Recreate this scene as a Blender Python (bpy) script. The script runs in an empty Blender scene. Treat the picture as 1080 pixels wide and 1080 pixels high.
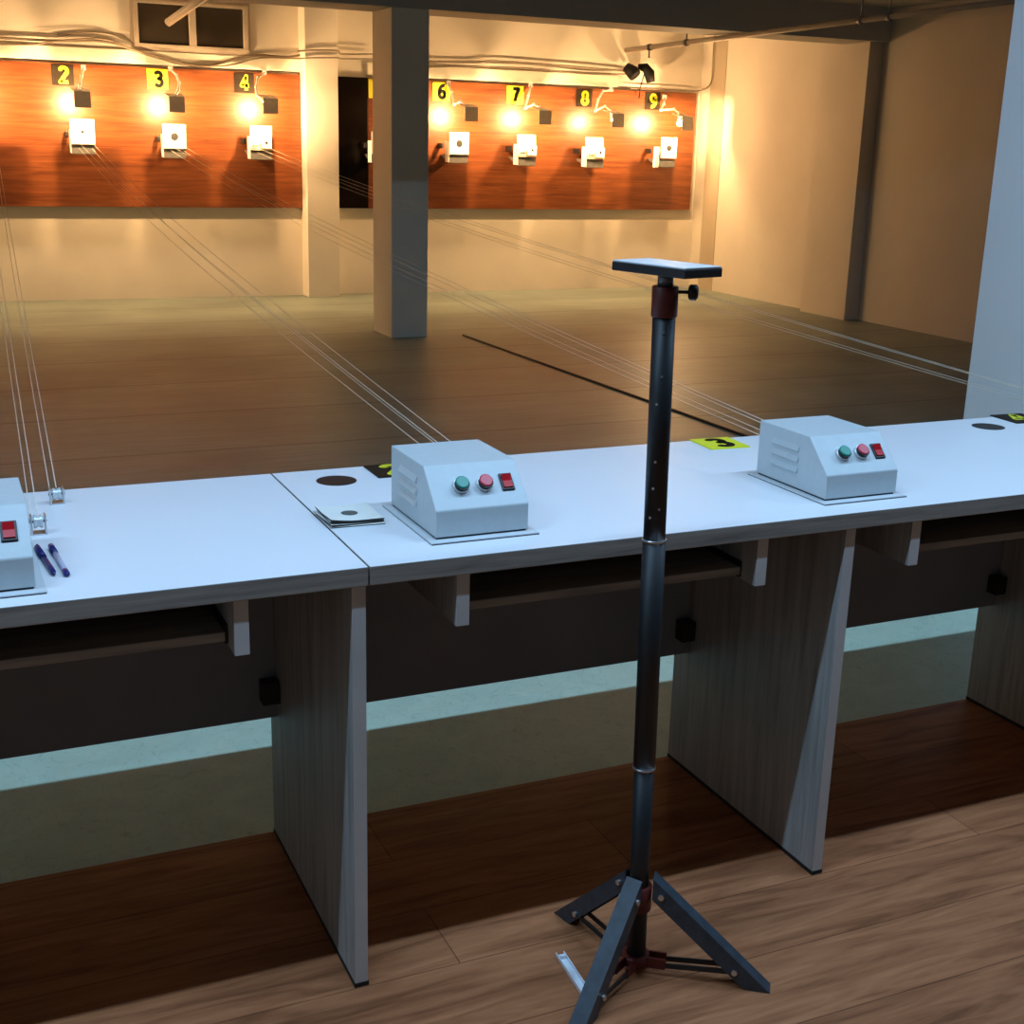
import bpy, bmesh, math, random
from mathutils import Vector, Matrix
random.seed(7)
C = bpy.context.scene.collection
R = math.radians

# ------------------------------------------------------------------ camera
F, EYE = 1356.0, 1.45
YAW, PITCH, ROLL = R(24.562), R(15.820), R(1.509)
cy, sy, cp, sp = math.cos(YAW), math.sin(YAW), math.cos(PITCH), math.sin(PITCH)
FW = Vector((sy*cp, cy*cp, -sp)); RT0 = Vector((cy, -sy, 0)); UP0 = RT0.cross(FW)
RT = math.cos(ROLL)*RT0 + math.sin(ROLL)*UP0
UP = -math.sin(ROLL)*RT0 + math.cos(ROLL)*UP0
cam = bpy.data.objects.new('camera', bpy.data.cameras.new('camera')); C.objects.link(cam)
M = Matrix((RT, UP, -FW)).transposed().to_4x4(); M.translation = Vector((0, 0, EYE))
cam.matrix_world = M
cam.data.sensor_width = 36; cam.data.lens = F/1080*36; cam.data.clip_end = 60; cam.data.clip_start = .05
bpy.context.scene.camera = cam
def ray(x, y): return (x-540)*RT - (y-540)*UP + F*FW
def at(x, y, Y):                      # measured point of the photo, on the real plane at depth Y
    d = ray(x, y); return Vector((0, 0, EYE)) + d*(Y/d.y)

# ------------------------------------------------------------------ materials
def mat(name, col, rough=.6, metal=0., spec=.5, coat=0.):
    m = bpy.data.materials.new(name); m.use_nodes = True
    b = m.node_tree.nodes['Principled BSDF']
    b.inputs['Base Color'].default_value = (*col, 1); b.inputs['Roughness'].default_value = rough
    b.inputs['Metallic'].default_value = metal; b.inputs['Specular IOR Level'].default_value = spec
    b.inputs['Coat Weight'].default_value = coat
    return m
def N(m, t): return m.node_tree.nodes.new(t)
def L(m, a, b): m.node_tree.links.new(a, b)
def pos(m, scale=(1, 1, 1), kind='world'):
    mp = N(m, 'ShaderNodeMapping'); mp.inputs['Scale'].default_value = scale
    if kind == 'world': L(m, N(m, 'ShaderNodeNewGeometry').outputs['Position'], mp.inputs['Vector'])
    else: L(m, N(m, 'ShaderNodeTexCoord').outputs['Object'], mp.inputs['Vector'])
    return mp.outputs['Vector']
def noise(m, vec, scale, detail=4, rough=.55, dist=0):
    n = N(m, 'ShaderNodeTexNoise'); n.inputs['Scale'].default_value = scale; n.inputs['Detail'].default_value = detail
    n.inputs['Roughness'].default_value = rough; n.inputs['Distortion'].default_value = dist
    L(m, vec, n.inputs['Vector']); return n.outputs['Fac']
def ramp(m, fac, stops):
    r = N(m, 'ShaderNodeValToRGB'); e = r.color_ramp.elements
    while len(e) < len(stops): e.new(.5)
    for k, (p, c) in enumerate(stops): e[k].position = p; e[k].color = (*c, 1)
    L(m, fac, r.inputs['Fac']); return r.outputs['Color']
def mult(m, a, b, f=1.):
    x = N(m, 'ShaderNodeMix'); x.data_type = 'RGBA'; x.blend_type = 'MULTIPLY'; x.inputs[0].default_value = f
    L(m, a, x.inputs[6]); L(m, b, x.inputs[7]); return x.outputs[2]
def base(m, c): L(m, c, m.node_tree.nodes['Principled BSDF'].inputs['Base Color'])
def bump(m, h, s=.2, d=.01):
    b = N(m, 'ShaderNodeBump'); b.inputs['Strength'].default_value = s; b.inputs['Distance'].default_value = d
    L(m, h, b.inputs['Height']); L(m, b.outputs['Normal'], m.node_tree.nodes['Principled BSDF'].inputs['Normal'])
def mottled(name, c, amt=.12, scale=6, rough=.6, sc=(1, 1, 1), kind='world', bmp=0, **k):
    m = mat(name, c, rough, **k)
    n = noise(m, pos(m, sc, kind), scale, 5)
    base(m, ramp(m, n, [(.3, tuple(v*(1-amt) for v in c)), (.7, tuple(min(1, v*(1+amt)) for v in c))]))
    if bmp: bump(m, n, bmp)
    return m

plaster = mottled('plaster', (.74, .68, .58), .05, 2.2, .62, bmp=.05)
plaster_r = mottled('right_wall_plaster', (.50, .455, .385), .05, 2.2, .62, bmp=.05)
col_white = mottled('white_column_paint', (.90, .93, .96), .02, 3, .55)
ceil_near = mottled('shooting_room_ceiling', (.38, .37, .35), .05, 2, .8)
plaster_dim = mottled('column_paint', (.72, .70, .62), .05, 3, .6)
beam_paint = mottled('beam_paint', (.42, .41, .37), .06, 3, .7)
ceil_m = mottled('ceiling_paint', (.46, .44, .40), .05, 2, .75)
fore_wall = mottled('foreground_wall_paint', (.22, .22, .21), .04, 2, .7)

# varnished board at the butts
board_m = mat('varnished_board', (.45, .12, .04), .36, spec=.5)
n1 = noise(board_m, pos(board_m, (.55, 1, 9)), 3.2, 8, .65, .6)
n2 = noise(board_m, pos(board_m, (.8, 1, 34)), 3.0, 4, .6)
c1 = ramp(board_m, n1, [(.25, (.10, .024, .007)), (.48, (.20, .056, .015)), (.62, (.26, .082, .024)), (.8, (.15, .038, .011))])
c2 = ramp(board_m, n2, [(.3, (.72, .68, .66)), (.6, (1, 1, 1))])
base(board_m, mult(board_m, c1, c2)); bump(board_m, n2, .12, .004)
dark_board = mottled('dark_glossy_board', (.006, .003, .002), .4, 4, .3, spec=.15)

# hall floor: brown sheet flooring with brushed streaks and cross joints; pale marbled strip next to the benches
def streaky(name, lo, hi, joints):
    m = mat(name, hi, .42, spec=.25)
    s1 = noise(m, pos(m, (.35, 1.6, 1)), 2.0, 6, .6, .3); s2 = noise(m, pos(m), 1.1, 3, .5)
    s4 = noise(m, pos(m, (1.2, 14, 1)), 2.4, 5, .6, .4)
    c = ramp(m, s1, [(.3, lo), (.7, hi)])
    c = mult(m, c, ramp(m, s2, [(.3, (.72, .72, .72)), (.65, (1, 1, 1))]))
    c = mult(m, c, ramp(m, s4, [(.3, (.80, .79, .78)), (.6, (1, 1, 1))]))
    if joints:
        br = N(m, 'ShaderNodeTexBrick'); br.offset = 0.0
        for k, val in (('Color1', (1, 1, 1, 1)), ('Color2', (.90, .90, .90, 1)), ('Mortar', (.5, .47, .45, 1))): br.inputs[k].default_value = val
        br.inputs['Scale'].default_value = 1; br.inputs['Mortar Size'].default_value = .010; br.inputs['Brick Width'].default_value = 30; br.inputs['Row Height'].default_value = .92
        mp = N(m, 'ShaderNodeMapping'); mp.inputs['Location'].default_value = (0, .30, 0); L(m, pos(m), mp.inputs['Vector']); L(m, mp.outputs['Vector'], br.inputs['Vector'])
        c = mult(m, c, br.outputs['Color'])
    base(m, c); bump(m, s1, .08, .01)
    rr = N(m, 'ShaderNodeMapRange'); rr.inputs['To Min'].default_value = .3; rr.inputs['To Max'].default_value = .55
    L(m, s1, rr.inputs['Value']); L(m, rr.outputs['Result'], m.node_tree.nodes['Principled BSDF'].inputs['Roughness'])
    return m
hall_m = streaky('hall_floor', (.20, .25, .218), (.31, .37, .325), True)
marble_m = mat('marbled_vinyl', (.5, .6, .5), .5)
v3 = noise(marble_m, pos(marble_m, (1, 1, 1)), 5, 6, .65, 1.5); v4 = noise(marble_m, pos(marble_m, (1, 1, 1)), 9, 2, .5, 3.0)
ca = ramp(marble_m, v3, [(.3, (.43, .58, .47)), (.7, (.53, .69, .55))])
cb = ramp(marble_m, v4, [(.478, (1, 1, 1)), (.495, (.72, .74, .74)), (.505, (1.0, 1, 1)), (.53, (1, 1, 1))])
base(marble_m, mult(marble_m, ca, cb))

# wood laminate of the shooting room, planks along X
wood_m = mat('wood_laminate', (.4, .25, .15), .6, spec=.22)
wb = N(wood_m, 'ShaderNodeTexBrick'); wb.offset = .37
wb.inputs['Scale'].default_value = 1; wb.inputs['Brick Width'].default_value = 1.25; wb.inputs['Row Height'].default_value = .19
wb.inputs['Mortar Size'].default_value = .0012
for k, val in (('Color1', (1, 1, 1, 1)), ('Color2', (.80, .78, .76, 1)), ('Mortar', (.35, .3, .28, 1))): wb.inputs[k].default_value = val
L(wood_m, pos(wood_m), wb.inputs['Vector'])
w1 = noise(wood_m, pos(wood_m, (1.1, 9, 1)), 2.6, 7, .62, 1.0)
w2 = noise(wood_m, pos(wood_m, (2.5, 60, 1)), 2.2, 4, .6)
wc = ramp(wood_m, w1, [(.28, (.20, .070, .028)), (.5, (.40, .155, .066)), (.72, (.54, .225, .10))])
wd = ramp(wood_m, w2, [(.3, (.82, .8, .78)), (.65, (1, 1, 1))])
base(wood_m, mult(wood_m, mult(wood_m, wc, wd), wb.outputs['Color']))

white_lam = mottled('white_laminate', (.80, .81, .84), .015, 2, .38)
white_lam.node_tree.nodes['Principled BSDF'].inputs['Specular IOR Level'].default_value = .3
ash = mat('grey_ash_laminate', (.3, .29, .27), .55)
a1 = noise(ash, pos(ash, (14, 14, .8)), 3.5, 5, .6, .5)
base(ash, ramp(ash, a1, [(.3, (.26, .255, .24)), (.55, (.40, .395, .375)), (.75, (.48, .475, .455))]))
ash_x = mat('grey_ash_laminate_edge', (.3, .29, .27), .5)
a2 = noise(ash_x, pos(ash_x, (1.2, 14, 20)), 3.5, 5, .6, .5)
base(ash_x, ramp(ash_x, a2, [(.3, (.20, .19, .17)), (.7, (.40, .38, .34))]))
edge_m = mottled('pale_edge_banding', (.60, .60, .585), .08, 8, .5)
panel_dark = mottled('dark_grey_panel', (.24, .265, .29), .1, 5, .6)
black_pl = mottled('black_plastic', (.012, .012, .013), .2, 30, .45, kind='obj')
box_m = mottled('light_grey_enamel', (.54, .60, .62), .03, 60, .42, kind='obj', bmp=.03)
plate_m = mottled('base_plate_paint', (.62, .66, .68), .04, 20, .4, kind='obj')
green_m = mat('green_button', (.01, .27, .20), .35); red_m = mat('red_button', (.62, .04, .07), .35)
bezel_m = mat('pale_bezel', (.66, .70, .72), .3, .3); rocker_m = mat('red_rocker', (.55, .012, .02), .2)
steel = mat('bright_steel', (.62, .62, .63), .28, .9); dull = mottled('dull_steel', (.22, .23, .25), .15, 40, .45, kind='obj', metal=.6)
tube_b = mottled('black_tube_paint', (.008, .010, .012), .25, 30, .5, kind='obj')
leg_m = mottled('blue_black_leg_paint', (.032, .046, .060), .3, 45, .45, kind='obj')
redp = mottled('dark_red_paint', (.11, .014, .011), .3, 40, .45, kind='obj')
yellow = mat('yellow_plate', (.82, .80, .03), .5); blackink = mat('black_ink', (.010, .010, .008), .65, spec=.15)
signblk = mat('black_sign', (.022, .015, .009), .65, spec=.15)
card_m = mottled('card_stock', (.80, .80, .74), .03, 30, .7, kind='obj'); cardb = mat('card_back', (.05, .045, .045), .8)
rope_m = mat('pale_cord', (.78, .72, .60), .6); ink_b = mat('blue_pen', (.01, .012, .14), .3)
pen_clear = mat('translucent_pen_barrel', (.5, .48, .62), .25); whitep = mottled('white_plastic', (.75, .78, .82), .05, 50, .5, kind='obj')
shade_m = mottled('brown_grey_shade', (.72, .66, .57), .1, 20, .5, kind='obj')
arm_m = mat('white_lamp_arm', (.82, .80, .74), .4); tplate = mat('white_target_plate', (.85, .84, .80), .55)
trap_m = mottled('grey_trap_steel', (.13, .125, .115), .15, 20, .5, kind='obj')
cable_g = mat('grey_cable', (.22, .17, .12), .6); cable_w = mat('cream_trunking', (.80, .76, .62), .5)
glass_d = mat('dark_window_glass', (.035, .028, .02), .12); frame_m = mat('cream_window_frame', (.55, .47, .38), .5)
pipe_m = mottled('buff_pipe_paint', (.38, .33, .27), .1, 6, .5)
rubber = mat('black_edging', (.01, .01, .01), .7)
bulb_m = bpy.data.materials.new('halogen_glow'); bulb_m.use_nodes = True
nt = bulb_m.node_tree; nt.nodes.clear(); e = nt.nodes.new('ShaderNodeEmission'); o_ = nt.nodes.new('ShaderNodeOutputMaterial')
e.inputs['Color'].default_value = (1, .60, .27, 1); e.inputs['Strength'].default_value = 3500; nt.links.new(e.outputs[0], o_.inputs[0])

# ------------------------------------------------------------------ mesh helpers
class B:
    def __init__(s): s.bm = bmesh.new()
    def _new(s, before, mi):
        for f in s.bm.faces:
            if f.index < 0 or f not in before: f.material_index = mi
    def box(s, x0, y0, z0, x1, y1, z1, bev=0, mi=0):
        g = bmesh.ops.create_cube(s.bm, size=1); vs = g['verts']
        for v in vs: v.co = Vector(((x0+x1)/2+v.co.x*(x1-x0), (y0+y1)/2+v.co.y*(y1-y0), (z0+z1)/2+v.co.z*(z1-z0)))
        fs = {f for v in vs for f in v.link_faces}
        for f in fs: f.material_index = mi
        if bev:
            es = list({e for v in vs for e in v.link_edges})
            bmesh.ops.bevel(s.bm, geom=es, offset=bev, segments=2, profile=.5, affect='EDGES', material=mi)
        return s
    def prism(s, pts, ax, a, b, mi=0):
        # pts: 2D outline, extruded along axis ax from a to b
        def P(u, v, w): return {'x': (w, u, v), 'y': (u, w, v), 'z': (u, v, w)}[ax]
        A = [s.bm.verts.new(P(u, v, a)) for u, v in pts]; Bv = [s.bm.verts.new(P(u, v, b)) for u, v in pts]
        n = len(pts); fs = [s.bm.faces.new(A[::-1]), s.bm.faces.new(Bv)]
        for i in range(n): fs.append(s.bm.faces.new((A[i], A[(i+1) % n], Bv[(i+1) % n], Bv[i])))
        for f in fs: f.material_index = mi
        return s
    def tube(s, pts, r, n=12, mi=0, smooth=True):
        pts = [Vector(p) for p in pts]; rings = []
        rs = r if isinstance(r, (list, tuple)) else [r]*len(pts)
        up = None
        for i, p in enumerate(pts):
            d = (pts[min(i+1, len(pts)-1)] - pts[max(i-1, 0)]).normalized()
            if up is None:
                up = Vector((0, 0, 1)) if abs(d.z) < .9 else Vector((1, 0, 0))
            a = d.cross(up).normalized(); b = a.cross(d).normalized(); up = b
            rings.append([s.bm.verts.new(p + rs[i]*(math.cos(2*math.pi*k/n)*a + math.sin(2*math.pi*k/n)*b)) for k in range(n)])
        for i in range(len(rings)-1):
            for k in range(n):
                f = s.bm.faces.new((rings[i][k], rings[i][(k+1) % n], rings[i+1][(k+1) % n], rings[i+1][k])); f.smooth = smooth; f.material_index = mi
        for rg in (rings[0], rings[-1]):
            f = s.bm.faces.new(rg); f.material_index = mi
        return s
    def sphere(s, c, r, seg=16, sc=(1, 1, 1), mi=0):
        g = bmesh.ops.create_uvsphere(s.bm, u_segments=seg, v_segments=seg//2+2, radius=r)
        for v in g['verts']: v.co = Vector(c) + Vector((v.co.x*sc[0], v.co.y*sc[1], v.co.z*sc[2]))
        for f in {f for v in g['verts'] for f in v.link_faces}: f.smooth = True; f.material_index = mi
        return s
    def slab(s, corners, thick, mi=0):        # quad with thickness along its normal
        c = [Vector(p) for p in corners]; n = (c[1]-c[0]).cross(c[2]-c[0]).normalized()*thick
        A = [s.bm.verts.new(p) for p in c]; D = [s.bm.verts.new(p-n) for p in c]; k = len(c)
        fs = [s.bm.faces.new(A), s.bm.faces.new(D[::-1])]
        for i in range(k): fs.append(s.bm.faces.new((A[i], D[i], D[(i+1) % k], A[(i+1) % k])))
        for f in fs: f.material_index = mi
        return s
    def xf(s, m):
        bmesh.ops.transform(s.bm, matrix=m, verts=s.bm.verts); return s

def obj(name, b, m, parent=None, off=None):
    me = bpy.data.meshes.new(name); bm = b.bm if isinstance(b, B) else b
    if off is not None: bmesh.ops.translate(bm, verts=bm.verts, vec=-Vector(off))
    bmesh.ops.recalc_face_normals(bm, faces=bm.faces); bm.to_mesh(me); bm.free()
    for x in (m if isinstance(m, (list, tuple)) else [m]): me.materials.append(x)
    o = bpy.data.objects.new(name, me); C.objects.link(o)
    if parent is not None: o.parent = parent
    return o
def thing(name, label, cat, loc=(0, 0, 0), rz=0, group=None):
    o = bpy.data.objects.new(name, None); o.empty_display_size = .05; C.objects.link(o)
    o.location = loc; o.rotation_euler = (0, 0, rz); o['label'] = label; o['category'] = cat
    if group: o['group'] = group
    return o
def tag(o, label, cat, group=None, loc=None):
    o['label'] = label; o['category'] = cat
    if group: o['group'] = group
    if loc is not None:                     # keep the world place, put the origin at the thing
        loc = Vector(loc)
        o.data.transform(Matrix.Translation(-loc)); o.location = loc
    return o
def struct(name, b, m, parent=None):
    o = obj(name, b, m, parent)
    if parent is None: o['kind'] = 'structure'
    return o
def dup(root, loc, label, group=None):
    r = root.copy(); C.objects.link(r); r.location = loc; r['label'] = label
    if group: r['group'] = group
    for ch in list(root.children):
        c = ch.copy(); C.objects.link(c); c.parent = r
        for g in ch.children:
            d = g.copy(); C.objects.link(d); d.parent = c
    return r
def arc(cx, cy, rx, ry, a0, a1, n=12):
    return [(cx+rx*math.cos(R(a0+(a1-a0)*k/n)), cy+ry*math.sin(R(a0+(a1-a0)*k/n))) for k in range(n+1)]
GL = {'2': [arc(0, .24, .21, .20, 165, -25) + [(-.22, -.42), (.24, -.42)]],
      '3': [arc(-.02, .22, .20, .20, 150, -80) + arc(0, -.19, .22, .23, 80, -150)],
      '4': [[(.08, -.45), (.08, .43), (-.24, -.16), (.26, -.16)]],
      '5': [[(.20, .42), (-.16, .42), (-.19, .04)] + arc(-.01, -.15, .22, .26, 125, -150)],
      '6': [arc(.0, -.19, .21, .23, 0, 360, 18), [(-.21, -.16), (-.19, .12), (-.08, .32), (.08, .42), (.19, .38)]],
      '7': [[(-.24, .41), (.22, .41), (.04, .05), (-.06, -.44)]],
      '8': [arc(0, .23, .175, .18, 0, 360, 16), arc(0, -.20, .215, .225, 0, 360, 18)],
      '9': [arc(.0, .19, .21, .23, 0, 360, 18), [(.21, .16), (.19, -.12), (.08, -.32), (-.08, -.42), (-.19, -.38)]]}
def digit(ch, size, m, parent, mat4, depth=.0015):
    b = B(); w = .118*size
    for st in GL[ch]:
        st = [(x*size, y*size) for x, y in st]
        for (x0, y0), (x1, y1) in zip(st, st[1:]):
            d = Vector((x1-x0, y1-y0)); d.normalize(); n = Vector((-d.y, d.x))*w
            b.prism([(x0+n.x, y0+n.y), (x0-n.x, y0-n.y), (x1-n.x, y1-n.y), (x1+n.x, y1+n.y)], 'z', 0, depth)
        for x, y in st[1:-1]:
            b.prism([(x+w*math.cos(k*math.pi/6), y+w*math.sin(k*math.pi/6)) for k in range(12)], 'z', 0, depth*.98)
    b.xf(mat4)
    return obj('digit', b, m, parent)

# ------------------------------------------------------------------ setting
XR, XL, YB, YF, ZC = 7.82, -2.6, 12.5, -2.4, 2.69
struct('floor', B().box(XL, YF, -.1, XR, 2.49, 0), wood_m)
struct('floor_marbled', B().box(XL, 2.49, -.1, XR, 4.3, 0), marble_m)
struct('floor_hall', B().box(XL, 4.3, -.1, XR, YB, 0), hall_m)
ZN = 3.05
struct('ceiling', B().box(XL-.15, 2.93, ZC, XR+.15, YB+.15, ZC+.5), ceil_m)
struct('ceiling_near', B().box(XL-.15, YF-.15, ZN, XR+.15, 2.93, ZN+.12), ceil_near)
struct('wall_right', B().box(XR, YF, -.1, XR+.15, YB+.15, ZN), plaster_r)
struct('wall_left', B().box(XL-.15, YF, -.1, XL, YB+.15, ZN), plaster)
struct('wall_back', B().box(XL, YB, -.1, XR, YB+.15, ZC), plaster)
struct('wall_front', B().box(XL-.15, YF-.15, -.1, XR+.15, YF, ZN), fore_wall)
struct('ceiling_beam', B().box(XL, 9.48, 2.412, XR, 9.93, ZC), beam_paint)
struct('column', B().box(3.265, 9.48, 0, 3.56, 9.93, 2.412, .006), plaster_dim)
struct('column', B().box(3.262, 2.93, 0, 3.56, 3.372, ZC, .006), col_white)
struct('pilaster', B().box(3.385, 12.28, 0, 3.70, YB, ZC, .004), plaster)
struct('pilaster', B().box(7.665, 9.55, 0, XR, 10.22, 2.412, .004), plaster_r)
struct('shade_strip_1', B().box(7.815, 12.02, 0, XR, 12.30, ZC), mottled('tan_shade', (.33, .275, .20), .05, 3, .6))  # thin strip; its darker tan paints in a band of shade near the corner
w = struct('window_1', B().box(1.86, 12.485, 2.205, 2.93, 12.50, 2.66), frame_m)
for x0, x1 in ((1.925, 2.368), (2.432, 2.86)):
    obj('window_pane', B().box(x0, 12.470, 2.262, x1, 12.486, 2.60), glass_d, w)
fb = B()
for a in ((1.885, 2.235, 2.905, 2.262), (1.885, 2.60, 2.905, 2.63), (1.885, 2.262, 1.925, 2.60), (2.368, 2.262, 2.432, 2.60), (2.86, 2.262, 2.905, 2.60)):
    fb.box(a[0], 12.452, a[1], a[2], 12.49, a[3], .004)
obj('window_frame', fb, frame_m, w)

# fluorescent battens on the ceiling of the shooting room (above the frame)
def batten(x, y, label, power):
    t = thing('ceiling_light', label, 'ceiling light', (x, y, ZN), group='fluorescent battens above the shooting bench')
    obj('housing', B().box(-.64, -.05, -.035, .64, .05, 0, .004), whitep, t)
    for s in (-1, 1): obj('end_cap', B().box(s*.625-.012, -.022, -.06, s*.625+.012, .022, -.034, .002), whitep, t)
    la = bpy.data.lights.new('tube_light', 'AREA'); la.shape = 'RECTANGLE'; la.size = 1.2; la.size_y = .035
    la.energy = power; la.color = (.435, .69, 1.0)
    o = bpy.data.objects.new('tube_light', la); C.objects.link(o); o.location = (0, 0, -.045); o.parent = t
PW = 34
for k, x in enumerate((-1.15, .5, 2.15, 4.05)):
    batten(x, 1.56, ['fluorescent batten over the left end of the bench', 'fluorescent batten over the tabletop seam', 'fluorescent batten over the right-hand grey side panels', 'fluorescent batten beyond the white column'][k], PW)

# ------------------------------------------------------------------ benches
ZT, ZU, YFR, YBK = .79, .757, 1.897, 2.548
def bench(x0, x1, panels, bays, label, brk_holes, loc):
    t = thing('shooting_bench', label, 'bench', loc)
    o = Vector(loc)
    top = obj('tabletop', B().box(x0, YFR, ZU, x1, YBK, ZT, .0015, 0), [ash_x, white_lam], t, o)
    for f in top.data.polygons:
        if f.normal.z > .9: f.material_index = 1
    for p in panels:
        sp_ = obj('side_panel', B().box(p, 1.903, .008, p+.024, 2.49, ZU, .001), [ash, edge_m], t, o)
        for f in sp_.data.polygons:
            if f.normal.y < -.9: f.material_index = 1
        obj('edging', B().box(p-.001, 1.902, 0, p+.025, 2.49, .009), rubber, sp_, o)
    for a, b_, ins, ine in bays:
        mp = obj('modesty_panel', B().box(a+.001, 2.435, .297, b_-.001, 2.453, ZU), panel_dark, t, o)
        mp['label'] = 'dark grey back panel'
        for q in (a+.001, b_-.036):
            obj('panel_clip', B().box(q, 2.40, .340, q+.035, 2.435, .388, .002), black_pl, mp, o)
        for q in (ins, ine-.024):
            sb_ = obj('shelf_bracket', B().box(q, 1.903, .663, q+.024, 2.20, ZU, .001), [ash, edge_m], t, o)
            for f in sb_.data.polygons:
                if f.normal.y < -.9: f.material_index = 1
        obj('shelf', B().box(ins+.030, 1.945, .674, ine-.030, 2.36, .690, .001), ash_x, t, o)
        for q in (ins+.025, ine-.030):
            obj('drawer_runner', B().box(q, 1.95, .668, q+.006, 2.36, .70), black_pl, t, o)
    for hx, hy in brk_holes:
        h = obj('cable_grommet', B().tube([(hx, hy, ZT-.002), (hx, hy, ZT+.0006)], .041, 32), black_pl, t, o)
        h['label'] = 'black round cover disc'
    return t
bench(-1.45, .6135, [-.41, .587], [(-1.40, -.41, -1.22, -.575), (-.386, .587, -.225, .418)],
      'white-topped shooting bench with grey panels, left of the tabletop seam', [], (-.4, 2.2, 0))
bench(.6165, 3.60, [1.582, 2.548, 3.51], [(.612, 1.582, .771, 1.402), (1.606, 2.548, 1.745, 2.366), (2.572, 3.51, 2.72, 3.34)],
      'long white-topped shooting bench with grey panels, right of the tabletop seam', [(.725, 2.448), (2.462, 2.452)], (2.1, 2.2, 0))

# ------------------------------------------------------------------ control boxes
BOXY, BW, BD = 1.98, .176, .236
def control_box(loc, label):
    t = thing('control_box', label, 'control box', loc, group='control boxes on the bench')
    bp = obj('base_plate', B().box(-.014, -.018, .0016, BW+.014, BD+.012, .0034), plate_m, t)
    obj('gap_shade', B().box(-.0135, -.0185, 0, BW+.0135, BD+.0115, .0017), black_pl, bp)  # black sheet put in as the shade line in the gap under the plate
    prof = [(0, .0065), (BD, .0065), (BD, .120), (.066, .120), (0, .054)]
    h = B().prism(prof, 'x', 0, BW)
    bmesh.ops.bevel(h.bm, geom=list(h.bm.edges), offset=.002, segments=2, profile=.5, affect='EDGES')
    hs = obj('housing', h, box_m, t)
    obj('plinth', B().box(.003, .004, .0022, BW-.003, BD-.004, .0066), black_pl, hs)
    for k in range(3):                                   # pressed louvres on both sides
        z = .088-k*.022
        for s, xx in ((-1, 0), (1, BW)):
            lv = B().prism([(0, -.007), (0, .007), (s*.005, -.004)], 'y', .095, .185)
            lv.xf(Matrix.Translation((xx, 0, z))); obj('louvre', lv, box_m, hs)
    # sloping face: from (y 0, z .054) to (y .066, z .120)
    ang = math.atan2(.066, .066); S = Matrix.Translation((0, .033, .087)) @ Matrix.Rotation(ang, 4, 'X')
    for x, m_, nm in ((.058, green_m, 'green push button'), (.103, red_m, 'red push button')):
        bt = obj('push_button', B().tube([(x, 0, .006), (x, 0, .014), (x, 0, .0155)], [.0125, .0125, .0105], 28).xf(S), m_, t); bt['label'] = nm
        obj('bezel', B().tube([(x, 0, -.001), (x, 0, .004), (x, 0, .0062)], [.0155, .0155, .0135], 28).xf(S), bezel_m, bt)
        obj('contact_collar', B().tube([(x, -.0015, .0055), (x, -.0015, .0125)], .0133, 24).xf(S), black_pl, bt)
    rs = obj('rocker_switch', B().box(.134, -.017, -.001, .158, .017, .0035, .001).xf(S), black_pl, t); rs['label'] = 'black framed red rocker switch'
    rk = B().prism([(-.0125, .002), (.0125, .002), (.0125, .0085), (.001, .0045), (-.0125, .006)], 'x', .1375, .1545).xf(S)
    obj('rocker', rk, rocker_m, rs)
    return t
bx = [(-.066, BOXY-.025), (.765, BOXY+.008), (1.582, BOXY-.004), (2.56, BOXY)]
blab = ['grey control box cut off by the left edge of the photo, beside two pens',
        'grey control box with green and red buttons, between the card stack and the tripod stand',
        'grey control box with green and red buttons, right of the tripod stand',
        'grey control box at the far right end of the bench']
cb0 = control_box((bx[0][0], bx[0][1], ZT), blab[0])
for k in (1, 2, 3): dup(cb0, (bx[k][0], bx[k][1], ZT), blab[k])

# ------------------------------------------------------------------ pulleys and cords
def pulley(x, y, h, label):
    t = thing('cord_pulley', label, 'pulley', (x, y, ZT), group='pulleys beside the control boxes')
    b = B().box(-.013, -.012, 0, .013, .012, .003, .0005)
    b.box(-.013, -.010, .003, -.010, .010, h, .0005); b.box(.010, -.010, .003, .013, .010, h, .0005)
    obj('bracket', b, steel, t)
    w_ = obj('wheel', B().tube([(-.0075, 0, h-.012), (-.004, 0, h-.012), (0, 0, h-.012), (.004, 0, h-.012), (.0075, 0, h-.012)], [.0115, .0115, .0085, .0115, .0115], 20), bezel_m, t)
    obj('axle', B().tube([(-.0145, 0, h-.012), (.0145, 0, h-.012)], .002, 10), dull, w_)
    return t
tgX = {1: .56, 2: 1.363, 3: 2.15, 4: 2.932, 5: 4.10, 6: 4.898, 7: 5.638, 8: 6.413, 9: 7.271}
names = {1: 'leftmost', 2: 'second', 3: 'third', 4: 'fourth'}
def cord(a, b, sag, lane, grp, label):
    a = Vector(a); b = Vector(b); pts = []
    for i in range(25):
        t = i/24; p = a.lerp(b, t); p.z -= sag*4*t*(1-t); pts.append(p)
    o = obj('pull_string', B().tube(pts, .0009, 6), rope_m)
    tag(o, label, 'string', grp, a)
PX = {1: (-.066, BOXY-.025), 2: (.765, BOXY+.008), 3: (1.582, BOXY-.004), 4: (2.56, BOXY)}
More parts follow.
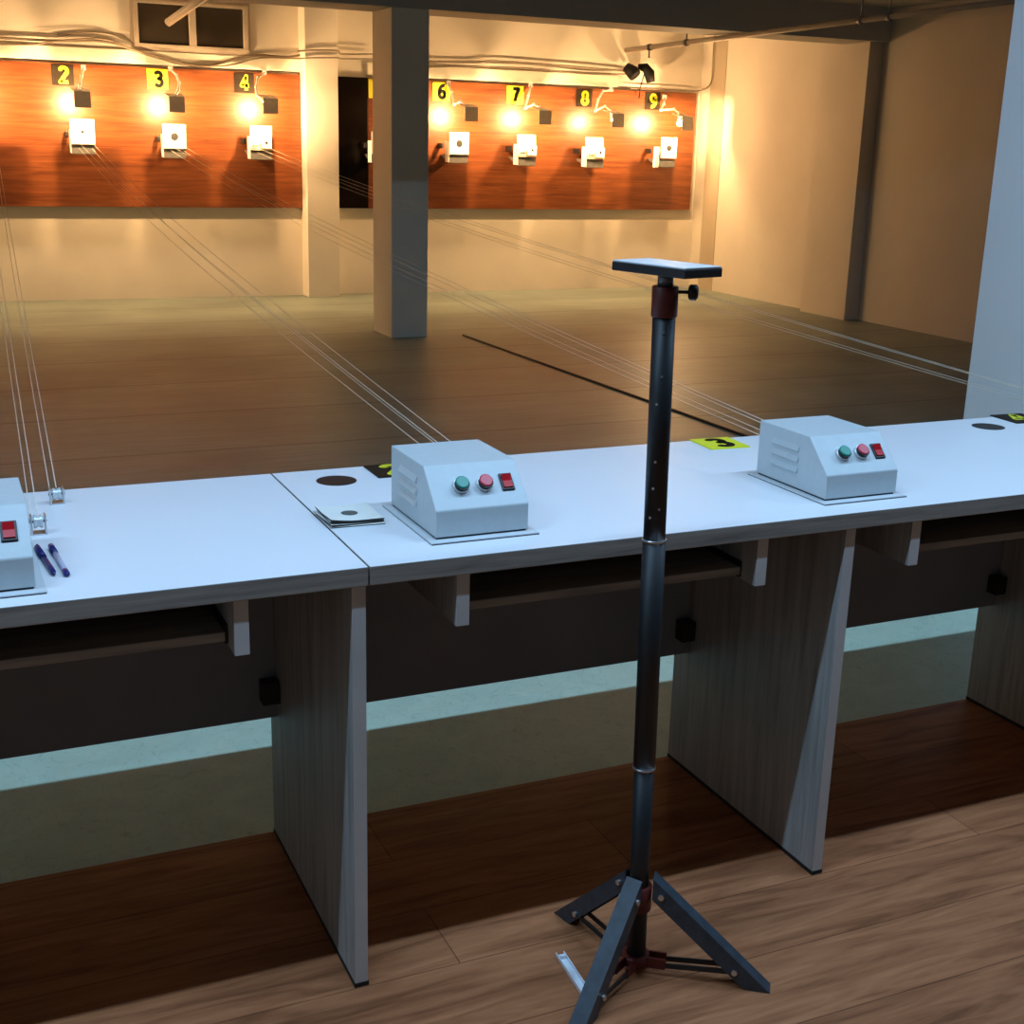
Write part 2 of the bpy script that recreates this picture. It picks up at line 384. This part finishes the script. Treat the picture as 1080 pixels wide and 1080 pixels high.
for ln, (x, y) in PX.items():
    nm = names[ln]
    p1 = (x+.253, y+.497); p2 = (x+.205, y+.306)
    pulley(*p1, .030, 'small steel pulley bracket, the rear one beside the %s control box' % nm)
    pulley(*p2, .034, 'small steel pulley bracket, the front one beside the %s control box' % nm)
    T = tgX[ln]
    lab = 'pale taut string running from the %s control box to its target' % nm
    g = 'strings of the %s control box' % nm
    za, zb = ZT+.031, 1.37
    cord((p1[0], p1[1], za), (T+.09, 12.18, zb+.01), .05, ln, g, lab)
    cord((p1[0]-.010, p1[1], za-.022), (T+.07, 12.18, zb-.02), .07, ln, g, lab)
    cord((p2[0], p2[1], za+.002), (T-.02, 12.18, zb+.01), .05, ln, g, lab)
    cord((p2[0]-.010, p2[1], za-.022), (T-.04, 12.18, zb-.02), .07, ln, g, lab)

# ------------------------------------------------------------------ things on the bench
def table_plate(x, y, rz, ch, dark, label):
    t = thing('number_plate', label, 'number plate', (x, y, ZT), rz, 'number plates lying on the bench')
    obj('plate', B().box(-.052, -.052, 0, .052, .052, .003, .0005), signblk if dark else yellow, t)
    digit(ch, .082, yellow if dark else blackink, t, Matrix.Translation((0, 0, .003)), .0009)
table_plate(.864, 2.49, 0, '2', True, 'black plate with a yellow number 2, half hidden behind the middle control box')
table_plate(1.674, 2.495, R(-3), '3', False, 'yellow plate with a black number 3 on the bench behind the tripod stand')
table_plate(2.62, 2.505, R(-4), '4', True, 'black plate with a yellow number 4 at the right end of the bench')
for k, (dx, dy, rz) in enumerate(((.002, -.004, -2), (-.002, .0, 3), (.001, .002, -1), (0, 0, 1))):
    b = B(); n = 8; th = .0016; z0 = .0004 + k*.0028; h = .050
    rows = []
    for s in (0, 1):
        g = [[None]*(n+1) for _ in range(n+1)]
        for i in range(n+1):
            for j in range(n+1):
                u, v_ = -1+2*i/n, -1+2*j/n
                lift = (.0075*(k+1)/4)*max(0, (-u*.7+.1*v_))**2*(1 if k else .2) + .004*(k/4)*max(0, u*v_)
                g[i][j] = b.bm.verts.new((u*h, v_*h, z0+lift+s*th))
        rows.append(g)
    for i in range(n):
        for j in range(n):
            f = b.bm.faces.new((rows[1][i][j], rows[1][i+1][j], rows[1][i+1][j+1], rows[1][i][j+1])); f.material_index = 0
            f = b.bm.faces.new((rows[0][i][j], rows[0][i][j+1], rows[0][i+1][j+1], rows[0][i+1][j])); f.material_index = 1
    for i in range(n):
        for (p, q) in (((i, 0), (i+1, 0)), ((i+1, n), (i, n)), ((0, i+1), (0, i)), ((n, i), (n, i+1))):
            f = b.bm.faces.new((rows[0][p[0]][p[1]], rows[0][q[0]][q[1]], rows[1][q[0]][q[1]], rows[1][p[0]][p[1]])); f.material_index = 1
    lb = ['paper target card at the bottom of the small stack beside the round black disc', 'paper target card second from the bottom of the small stack',
          'paper target card just under the topmost card of the small stack', 'paper target card with a black bull, topmost of the small stack on the bench'][k]
    t = thing('target_card', lb, 'target card', (.668+dx, 2.176+dy, ZT), R(rz), 'target cards stacked on the bench')
    cd = obj('card', b, [card_m, cardb], t)
    if k == 3: obj('bullseye', B().tube([(0, 0, z0+th+.0001), (0, 0, z0+th+.0006)], .0155, 28), mottled('grey_bull', (.10, .11, .10), .3, 60, .7, kind='obj'), t)

def pen(p, q, kind, label):
    p = Vector(p); q = Vector(q); d = q-p; ln = d.length
    t = thing('ballpoint_pen', label, 'pen', (p.x, p.y, ZT), math.atan2(d.y, d.x), 'pens beside the left control box')
    r = .0045
    if kind == 'blue':
        obj('barrel', B().tube([(.045, 0, r), (ln-.012, 0, r), (ln, 0, r)], [r, r, .0015], 14), ink_b, t)
        cp_ = obj('cap', B().tube([(0, 0, r+.0008), (.004, 0, r+.0008), (.06, 0, r+.0008)], [.003, .0053, .0053], 14), ink_b, t)
        obj('clip', B().box(.004, -.0012, .0105, .042, .0012, .0118), ink_b, cp_)
    else:
        b_ = obj('barrel', B().tube([(.03, 0, r), (ln-.02, 0, r)], r-.0003, 14), pen_clear, t)
        obj('cap', B().tube([(0, 0, r+.0006), (.003, 0, r+.0006), (.045, 0, r+.0006)], [.003, .0051, .0051], 14), ink_b, t)
        obj('end_plug', B().tube([(ln-.022, 0, r), (ln-.004, 0, r), (ln, 0, r)], [r+.0003, r+.0003, .002], 14), ink_b, t)
pen((.128, 2.166, 0), (.142, 2.014, 0), 'blue', 'dark blue capped pen lying on the bench, nearer the left control box')
pen((.150, 2.166, 0), (.160, 2.004, 0), 'clear', 'clear-barrelled pen with blue ends on the bench, right of the dark blue pen')

# ------------------------------------------------------------------ pistol stand
SX, SY_ = 1.081, 1.765
t = thing('tripod_stand', 'black steel tripod stand with a small flat rest on top, in front of the bench', 'tripod stand', (SX, SY_, 0))
def axp(z): return Vector((-.0185*z/1.2, 0, z))
obj('lower_tube', B().tube([axp(.028), axp(.412)], .0175, 28), tube_b, t)
mt = obj('middle_tube', B().tube([axp(.412), axp(.83)], .0195, 28), tube_b, t)
for z in (.410, .828):
    r_ = obj('tube_ring', B().tube([axp(z-.002), axp(z+.0025)], .0205, 28), steel, mt); r_['label'] = 'bright steel ring'
ub = B().tube([axp(.83), axp(1.215)], .0185, 28)
view = Vector((-SX, -SY_, 0)).normalized(); side = Vector((-view.y, view.x, 0))
for z, s in ((1.175, 0), (1.105, .05), (1.06, -.3), (.965, -.2), (.92, -.3), (.885, .35), (.87, -.5)):
    d = (view + side*s).normalized(); c = axp(z)
    ub.tube([c+d*.0178, c+d*.0192], .0022, 10, mi=1)
obj('upper_tube', ub, [tube_b, steel], t)
obj('clamp_collar', B().tube([axp(1.198), axp(1.200), axp(1.245), axp(1.247)], [.0195, .021, .021, .0195], 28), redp, t)['label'] = 'dark red clamp collar'
obj('neck', B().tube([axp(1.245), axp(1.268)], .0125, 20), dull, t)
kd = Vector((.857, -.515, 0)); kc = axp(1.238)
kb = obj('clamp_knob', B().tube([kc+kd*.018, kc+kd*.040], .0028, 10), black_pl, t)
obj('knob_head', B().tube([kc+kd*.036, kc+kd*.039, kc+kd*.049, kc+kd*.052], [.008, .0125, .0125, .008], 16), black_pl, kb)
Rp = Matrix.Translation(axp(1.266)) @ Matrix.Rotation(R(15), 4, 'Z')
pl = obj('rest_plate', B().box(-.0415, -.08, 0, .0415, .08, .0135, .0012).xf(Rp), black_pl, t)
obj('top_pad', B().box(-.0405, -.079, .0135, .0405, .079, .0165, .001).xf(Rp), mottled('pale_pad', (.62, .65, .66), .06, 30, .4, kind='obj'), pl)['label'] = 'pale grey pad'
hub = B().tube([axp(.128), axp(.176)], .0235, 24)
obj('upper_hub', hub, redp, t)['label'] = 'dark red leg hub'
lowh = B().tube([axp(.014), axp(.034)], .0245, 24)
for ang in (-36.5, 102, 212):
    a = R(ang); Ma = Matrix.Rotation(a, 4, 'Z')
    q = B().box(.015, -.013, .014, .055, -.009, .034).box(.015, .009, .014, .055, .013, .034); 
    q.xf(Ma); me_ = bpy.data.meshes.new('x'); q.bm.to_mesh(me_); lowh.bm.from_mesh(me_); q.bm.free()
obj('lower_collar', lowh, redp, t)['label'] = 'dark red lower collar'
for ang, rf in ((-36.5, .245), (102, .225), (212, .215)):
    a = R(ang); Ma = Matrix.Rotation(a, 4, 'Z')
    # side profile (radius, height) of the slanting leg, foot cut level
    top_o, top_i, ft_o, ft_i = (.024, .198), (.024, .156), (rf, .0), (rf-.047, .0)
    b = B()
    b.prism([top_o, ft_o, ft_i, top_i], 'y', -.0155, -.0135)
    b.prism([top_o, ft_o, ft_i, top_i], 'y', .0135, .0155)
    n_ = Vector((.198, 0, rf-.024)).normalized()*.0022
    b.prism([top_o, ft_o, (ft_o[0]-n_.x, ft_o[1]), (top_o[0], top_o[1]-.004)], 'y', -.0135, .0135)
    b.xf(Ma); leg = obj('leg', b, leg_m, t)
    for (r0, z0) in ((.040, .164), (rf-.066, .033)):
        for y0, y1 in ((-.0195, -.015), (.015, .0195)):
            bl = B().tube([(r0, y0, z0), (r0, y1, z0)], .0055, 8, smooth=False).xf(Ma)
            obj('leg_bolt', bl, steel, leg)['label'] = 'bright steel bolt'
    for s in (-1, 1):
        rd = B().box(.040, s*.011-.0015, .016, rf-.055, s*.011+.0015, .026, .0004)
        # slope the spreader up towards the leg
        for v_ in rd.bm.verts: v_.co.z += (v_.co.x-.04)*.07
        rd.xf(Ma); obj('spreader_bar', rd, tube_b, t)
b = B().box(-.0085, -.066, 0, .0085, .066, .002, .0004); b.box(-.0085, -.066, .002, -.007, .066, .008); b.box(.007, -.066, .002, .0085, .066, .008)
b.box(-.0055, .050, .002, .0055, .057, .009)
o = obj('channel_strip', b, whitep); o.location = (.964, 1.786, 0); o.rotation_euler = (0, 0, R(-4))
tag(o, 'short white plastic channel strip lying on the wood floor beside the tripod leg', 'plastic strip')

# ------------------------------------------------------------------ the butts
def board(x0, x1, m, label):
    o = obj('backing_board', B().box(x0, 12.45, .838, x1, 12.499, 2.06, .002), m)
    tag(o, label, 'board', None, ((x0+x1)/2, 12.475, .838))
board(-.6, 3.383, board_m, 'varnished orange-brown timber backing board behind targets 2, 3 and 4')
board(3.75, 4.045, dark_board, 'narrow black glossy board between the pilaster and the grey column')
board(4.05, 7.742, board_m, 'varnished orange-brown timber backing board behind targets 6 to 9')

def wall_sign(ch, x, z, dark, label):
    t = thing('number_sign', label, 'number sign', (x, 12.449, z), 0, 'lane number signs on the backing boards')
    obj('plate', B().box(-.092, -.006, -.088, .092, 0, .088, .001), signblk if dark else yellow, t)
    digit(ch, .14, yellow if dark else blackink, t, Matrix.Translation((.008, -.006, 0)) @ Matrix.Rotation(R(90), 4, 'X'), .003)
for ch, x, dark in (('2', 1.255, 1), ('3', 2.067, 0), ('4', 2.85, 1), ('5', 4.145, 0), ('6', 4.80, 0), ('7', 5.60, 0), ('8', 6.385, 1), ('9', 7.20, 1)):
    wall_sign(ch, x, 1.962, dark, ('black sign with a yellow number %s on the backing board' if dark else 'yellow sign with a black number %s on the backing board') % ch)

hot = {1: .52, 2: 1.327, 3: 2.12, 4: 2.976, 6: 4.946, 7: 5.744, 8: 6.534, 9: 7.303}
shade = {1: (.55, 1.755), 2: (1.358, 1.752), 3: (2.150, 1.740), 4: (2.983, 1.757), 5: (4.15, 1.75), 6: (4.943, 1.750), 7: (5.732, 1.745), 8: (6.552, 1.742), 9: (7.372, 1.735)}
arms = {2: [(88, 72), (86, 80), (84, 90)], 3: [(180, 73), (186, 79), (189, 87), (188, 95)], 4: [(279, 77), (272, 82), (270, 92), (271, 100), (277, 106)],
        6: [(473, 88), (476, 97), (479, 110), (486, 107), (491, 111), (491, 117)], 7: [(560, 90), (557, 101), (554, 114), (563, 110), (569, 113), (570, 120)],
        8: [(645, 95), (636, 96), (631, 105), (628, 117), (638, 112), (644, 117), (645, 126)], 9: [(701, 103), (700, 110), (697, 116), (711, 115), (716, 119), (716, 126)]}
BY = 12.05
for k, (sx, sz) in shade.items():
    if k == 1: lab = 'hooded target lamp at the left edge of the photo'
    elif k == 5: lab = 'unlit hooded target lamp beside sign 5, mostly hidden by the grey column'
    else: lab = 'hooded target lamp shining on the board beside sign %d' % k
    x0 = hot.get(k, sx-.03)
    t = thing('target_lamp', lab, 'lamp', (x0, 12.45, 2.06), 0, 'hooded lamps above the targets')
    off = Vector((x0, 12.45, 2.06))
    if k in arms:
        ps = arms[k]; pts = [at(px, py, 12.43 + (BY+.02-12.43)*i/(len(ps)-1)) for i, (px, py) in enumerate(ps)]
    else: pts = [Vector((x0+.16, 12.43, 2.03)), Vector((x0+.10, 12.3, 1.95)), Vector((x0+.02, 12.07, 1.86))]
    pts.append(Vector((x0, BY, 1.765)))
    ar = obj('arm', B().tube(pts, .011, 8), arm_m, t, off)
    jt = B()
    for p in pts[1:-1]: jt.sphere(p, .015, 10)
    obj('joint', jt, arm_m, ar, off)
    obj('wall_mount', B().box(pts[0].x-.018, 12.42, pts[0].z-.015, pts[0].x+.018, 12.4495, pts[0].z+.03, .003), arm_m, t, off)
    hw = .068
    hd = B().box(sx-hw, 11.997, sz-.068, sx+hw, 12.0, sz+.065)
    hd.slab([(sx-hw, 11.997, sz+.065), (sx+hw, 11.997, sz+.065), (sx+hw+.008, 12.19, sz+.100), (sx-hw-.012, 12.19, sz+.100)], .002)
    obj('lamp_shade', hd, shade_m, t, off)
    obj('shade_stay', B().tube([Vector((x0, BY, 1.79)), Vector((sx, 12.05, sz+.085))], .006, 8), arm_m, t, off)
    if k in hot: obj('bulb', B().sphere((x0, BY, 1.735), .021, 12, (1, 1, 1.25)), bulb_m, t, off)
    else: obj('bulb', B().sphere((x0, BY, 1.735), .021, 12, (1, 1, 1.25)), arm_m, t, off)

bull = mat('grey_black_bull', (.02, .02, .018), .7)
tilt_m = mat('shaded_target_plate', (.50, .44, .32), .6)  # duller than the white plates: weaker light on tilted plates put into the colour
tk = {1: 'A', 2: 'A', 3: 'A', 4: 'B', 5: 'A', 6: 'A', 7: 'B', 8: 'B', 9: 'C'}
tz = {1: 1.49, 2: 1.487, 3: 1.468, 4: 1.470, 5: 1.46, 6: 1.475, 7: 1.465, 8: 1.458, 9: 1.478}
tl = {'A': 'white target box with a square front card and dark bull, below sign %d',
      'B': 'white target box with tilted plate and small card, below sign %d',
      'C': 'white target card on a grey trap with a pale stub, below sign %d'}
for k, X in tgX.items():
    z = tz[k]; kind = tk[k]
    lab = tl[kind] % k if k not in (1, 5) else ('target box at the left edge of the photo, mostly out of view' if k == 1 else 'white target box mostly hidden behind the grey column')
    t = thing('target_box', lab, 'target box', (X, 12.45, z), 0, 'target boxes on the backing boards')
    # trap: open-fronted steel box reaching back to the board, sloping underside
    hw, dz = .098, .165
    tr = B().prism([(-.25, -.105), (-.25, -.185), (-.23, -.19), (-.03, -.12), (-.002, -.105)], 'x', -hw, hw)
    obj('trap_box', tr, trap_m, t)
    ls = B().box(-hw-.003, -.25, -.18, -hw, -.14, .02); obj('side_plate', ls, tplate, t)
    obj('back_arm', B().box(-.03, -.24, -.10, .03, .0, -.05, .003), trap_m, t)
    obj('side_clamp', B().box(-hw-.03, -.10, -.05, -hw-.003, .0, .0, .003), black_pl, t)
    if kind == 'A':
        p = obj('front_plate', B().box(-.102, -.262, -.105, .102, -.25, .105, .002), tplate, t)
        obj('bullseye', B().tube([(0, -.2625, -.0), (0, -.264, -.0)], .014 if k == 2 else .034, 24), bull, p)
    elif kind == 'C':
        p = obj('front_plate', B().box(-.085, -.262, -.095, .105, -.25, .115, .002), tplate, t)
        obj('bullseye', B().tube([(.01, -.2625, .01), (.01, -.264, .01)], .03, 24), bull, p)
        obj('card_stub', B().box(-.175, -.30, -.19, -.135, -.26, -.01, .002), tplate, t)
    else:
        p = obj('front_plate', B().slab([(-.105, -.262, -.10), (.10, -.262, -.10), (.13, -.16, .115), (-.075, -.16, .115)], .006), tilt_m, t)
        obj('small_card', B().box(-.0, -.275, -.085, .095, -.264, .01, .001), tplate, p)
        obj('bullseye', B().tube([(.048, -.2755, -.035), (.048, -.277, -.035)], .013, 20), bull, p)
        obj('slot', B().box(-.085, -.268, -.072, -.03, -.262, -.06), bull, p)

# ------------------------------------------------------------------ trunking, cables, pipes
for x0, x1, lb in ((-.6, 3.385, 'cream trunking above the left backing board'), (4.05, 6.79, 'cream trunking above the right backing board')):
    tag(obj('cable_trunking', B().box(x0, 12.475, 2.085, x1, 12.5, 2.20, .004), cable_w), lb, 'trunking', None, ((x0+x1)/2, 12.465, 2.085))
def wcable(px, Y, r, m, label, name='cable', grp='loose cables along the top of the butts'):
    ctl = [at(x, y, Y[i] if isinstance(Y, (list, tuple)) else Y) for i, (x, y) in enumerate(px)]
    for i, (x, y) in enumerate(px):         # points past the corner lie on the right-hand wall
        if ctl[i].x > 7.795: d = ray(x, y); ctl[i] = Vector((0, 0, EYE)) + d*(7.795/d.x)
    pts = []
    for i in range(len(ctl)-1):
        p0, p1, p2, p3 = ctl[max(i-1, 0)], ctl[i], ctl[i+1], ctl[min(i+2, len(ctl)-1)]
        for s in range(5):
            u = s/5
            pts.append(.5*((2*p1)+(-p0+p2)*u+(2*p0-5*p1+4*p2-p3)*u*u+(-p0+3*p1-3*p2+p3)*u**3))
    pts.append(ctl[-1])
    tag(obj(name, B().tube(pts, r, 7), m), label, 'cable', grp, ctl[0])
wcable([(-40, 39), (0, 40), (60, 43), (100, 43), (125, 47), (150, 56), (190, 67), (220, 69), (250, 62), (272, 58), (300, 60), (318, 58)], 12.462, .011, cable_g, 'grey-brown cable running under the two dark windows, the thickest one')
wcable([(-40, 47), (0, 47), (35, 47), (62, 43), (110, 41), (140, 52), (170, 60), (205, 69), (240, 69), (275, 61), (318, 62)], 12.430, .008, cable_g, 'thin cable dipping below the windows and over the left trunking')
wcable([(60, 36), (100, 34), (128, 38), (138, 44), (150, 50), (190, 60), (240, 64), (290, 66), (318, 63)], 12.488, .006, cable_g, 'thin cable starting from the lower left corner of the windows')
wcable([(314, 54), (330, 53), (345, 53), (357, 54), (362, 57), (400, 57)], [12.27, 12.26, 12.26, 12.26, 12.4, 12.44], .008, cable_g, 'upper cable crossing the front of the pilaster')
wcable([(314, 62), (330, 61), (345, 61), (357, 61), (362, 62), (400, 62)], [12.27, 12.26, 12.26, 12.26, 12.4, 12.44], .007, cable_g, 'lower cable crossing the front of the pilaster')
wcable([(440, 64), (500, 66), (520, 64), (580, 68), (640, 73), (664, 76)], 12.465, .008, cable_g, 'upper cable from the grey column to the black spotlights')
wcable([(440, 71), (500, 70), (560, 72), (620, 78), (664, 78)], 12.462, .007, cable_g, 'lower cable from the grey column to the black spotlights')
wcable([(665, 93), (700, 94.5), (733, 96), (746, 92), (751, 82), (752, 60), (753, 45)], 12.44, .006, cable_g, 'thin cable bending up the corner of the hall above sign 9')

blk2 = mat('matt_black_metal', (.004, .004, .004), .6, spec=.2)
t = thing('spotlight_pair', 'pair of small black spotlights on the wall above sign 9', 'spotlight', at(673, 76, 12.46))
off = t.location.copy()
a = at(666, 76, 12.36)
h1 = obj('lamp_head', B().tube([a+Vector((-.05, .03, .05)), a+Vector((0, -.02, 0)), a+Vector((.02, -.05, -.04))], [.05, .07, .065], 14), blk2, t, off)
obj('bracket', B().tube([a+Vector((.0, .0, .06)), a+Vector((.02, .1, .07))], .02, 8), blk2, h1, off)
a = at(680, 77, 12.36)
h2 = obj('lamp_head', B().tube([a+Vector((-.07, .02, .06)), a+Vector((0, -.0, .055)), a+Vector((.045, -.02, 0)), a+Vector((.06, -.03, -.09))], [.028, .048, .055, .045], 14), blk2, t, off)
obj('bracket', B().tube([a+Vector((0, .0, .04)), a+Vector((-.02, .1, .04))], .018, 8), blk2, h2, off)
obj('drop_lead', B().tube([a+Vector((.0, -.0, .0)), a+Vector((-.02, .05, -.15)), a+Vector((-.02, .06, -.25))], .006, 6), blk2, t, off)

# pipe hung under the beam on the right
PZ0, PZ1 = (6.22, 11.2, 2.345), (6.62, 6.7, 2.46)
t = thing('ceiling_pipe', 'long buff pipe hanging on clamps under the beam at the upper right', 'pipe', PZ0)
off = Vector(PZ0)
A_ = at(660, 53, 11.0); Z_ = at(1064, 1.5, 7.2); t.location = A_; off = A_.copy()
def pp(px):                                # point on the pipe axis below photo column px
    lo, hi = 0., 1.
    for _ in range(40):
        m_ = (lo+hi)/2; q = A_.lerp(Z_, m_) - Vector((0, 0, EYE)); x = 540 + F*(q@RT)/(q@FW)
        if x < px: lo = m_
        else: hi = m_
    return A_.lerp(Z_, lo)
obj('pipe', B().tube([A_, Z_ + (Z_-A_)*.6], .022, 14), pipe_m, t, off)
for px in (685, 724, 908, 938):
    p = pp(px)
    cl = obj('pipe_clamp', B().tube([p-Vector((.0, .018, .0)), p+Vector((0, .018, 0))], .030, 14), dull, t, off)
    if px == 685: obj('hook', B().tube([p-Vector((0, 0, .02)), p-Vector((0, 0, .09))], .007, 8), dull, cl, off)
    else: obj('hanger', B().tube([p+Vector((0, 0, .02)), Vector((p.x, p.y, 2.412 if 9.48 < p.y < 9.93 else ZC))], .007, 8), dull, cl, off)
p0, p1 = at(177, 24, 11.9), at(208, 2, 11.6); d = (p1-p0)
k_ = (ZC-p0.z)/d.z*.998
o = obj('vent_pipe', B().tube([p0, p0+d*k_], .034, 14), pipe_m); tag(o, 'short buff pipe slanting down from the ceiling in front of the windows', 'pipe', None, p0)
o = obj('floor_cable', B().tube([(3.86, 9.47, .006), (3.88, 8.0, .006), (3.90, 6.5, .006), (3.91, 5.0, .006), (3.92, 3.4, .006)], .008, 8), black_pl)
tag(o, 'thin black cable running straight across the hall floor from the far column', 'cable', None, (3.88, 6.5, 0))

# ------------------------------------------------------------------ world and view
wd_ = bpy.data.worlds.new('world'); bpy.context.scene.world = wd_; wd_.use_nodes = True
wd_.node_tree.nodes['Background'].inputs[0].default_value = (.5, .6, .7, 1); wd_.node_tree.nodes['Background'].inputs[1].default_value = .004
vs = bpy.context.scene.view_settings
vs.view_transform = 'Standard'; vs.look = 'None'; vs.gamma = 1; vs.exposure = 0; vs.use_curve_mapping = False
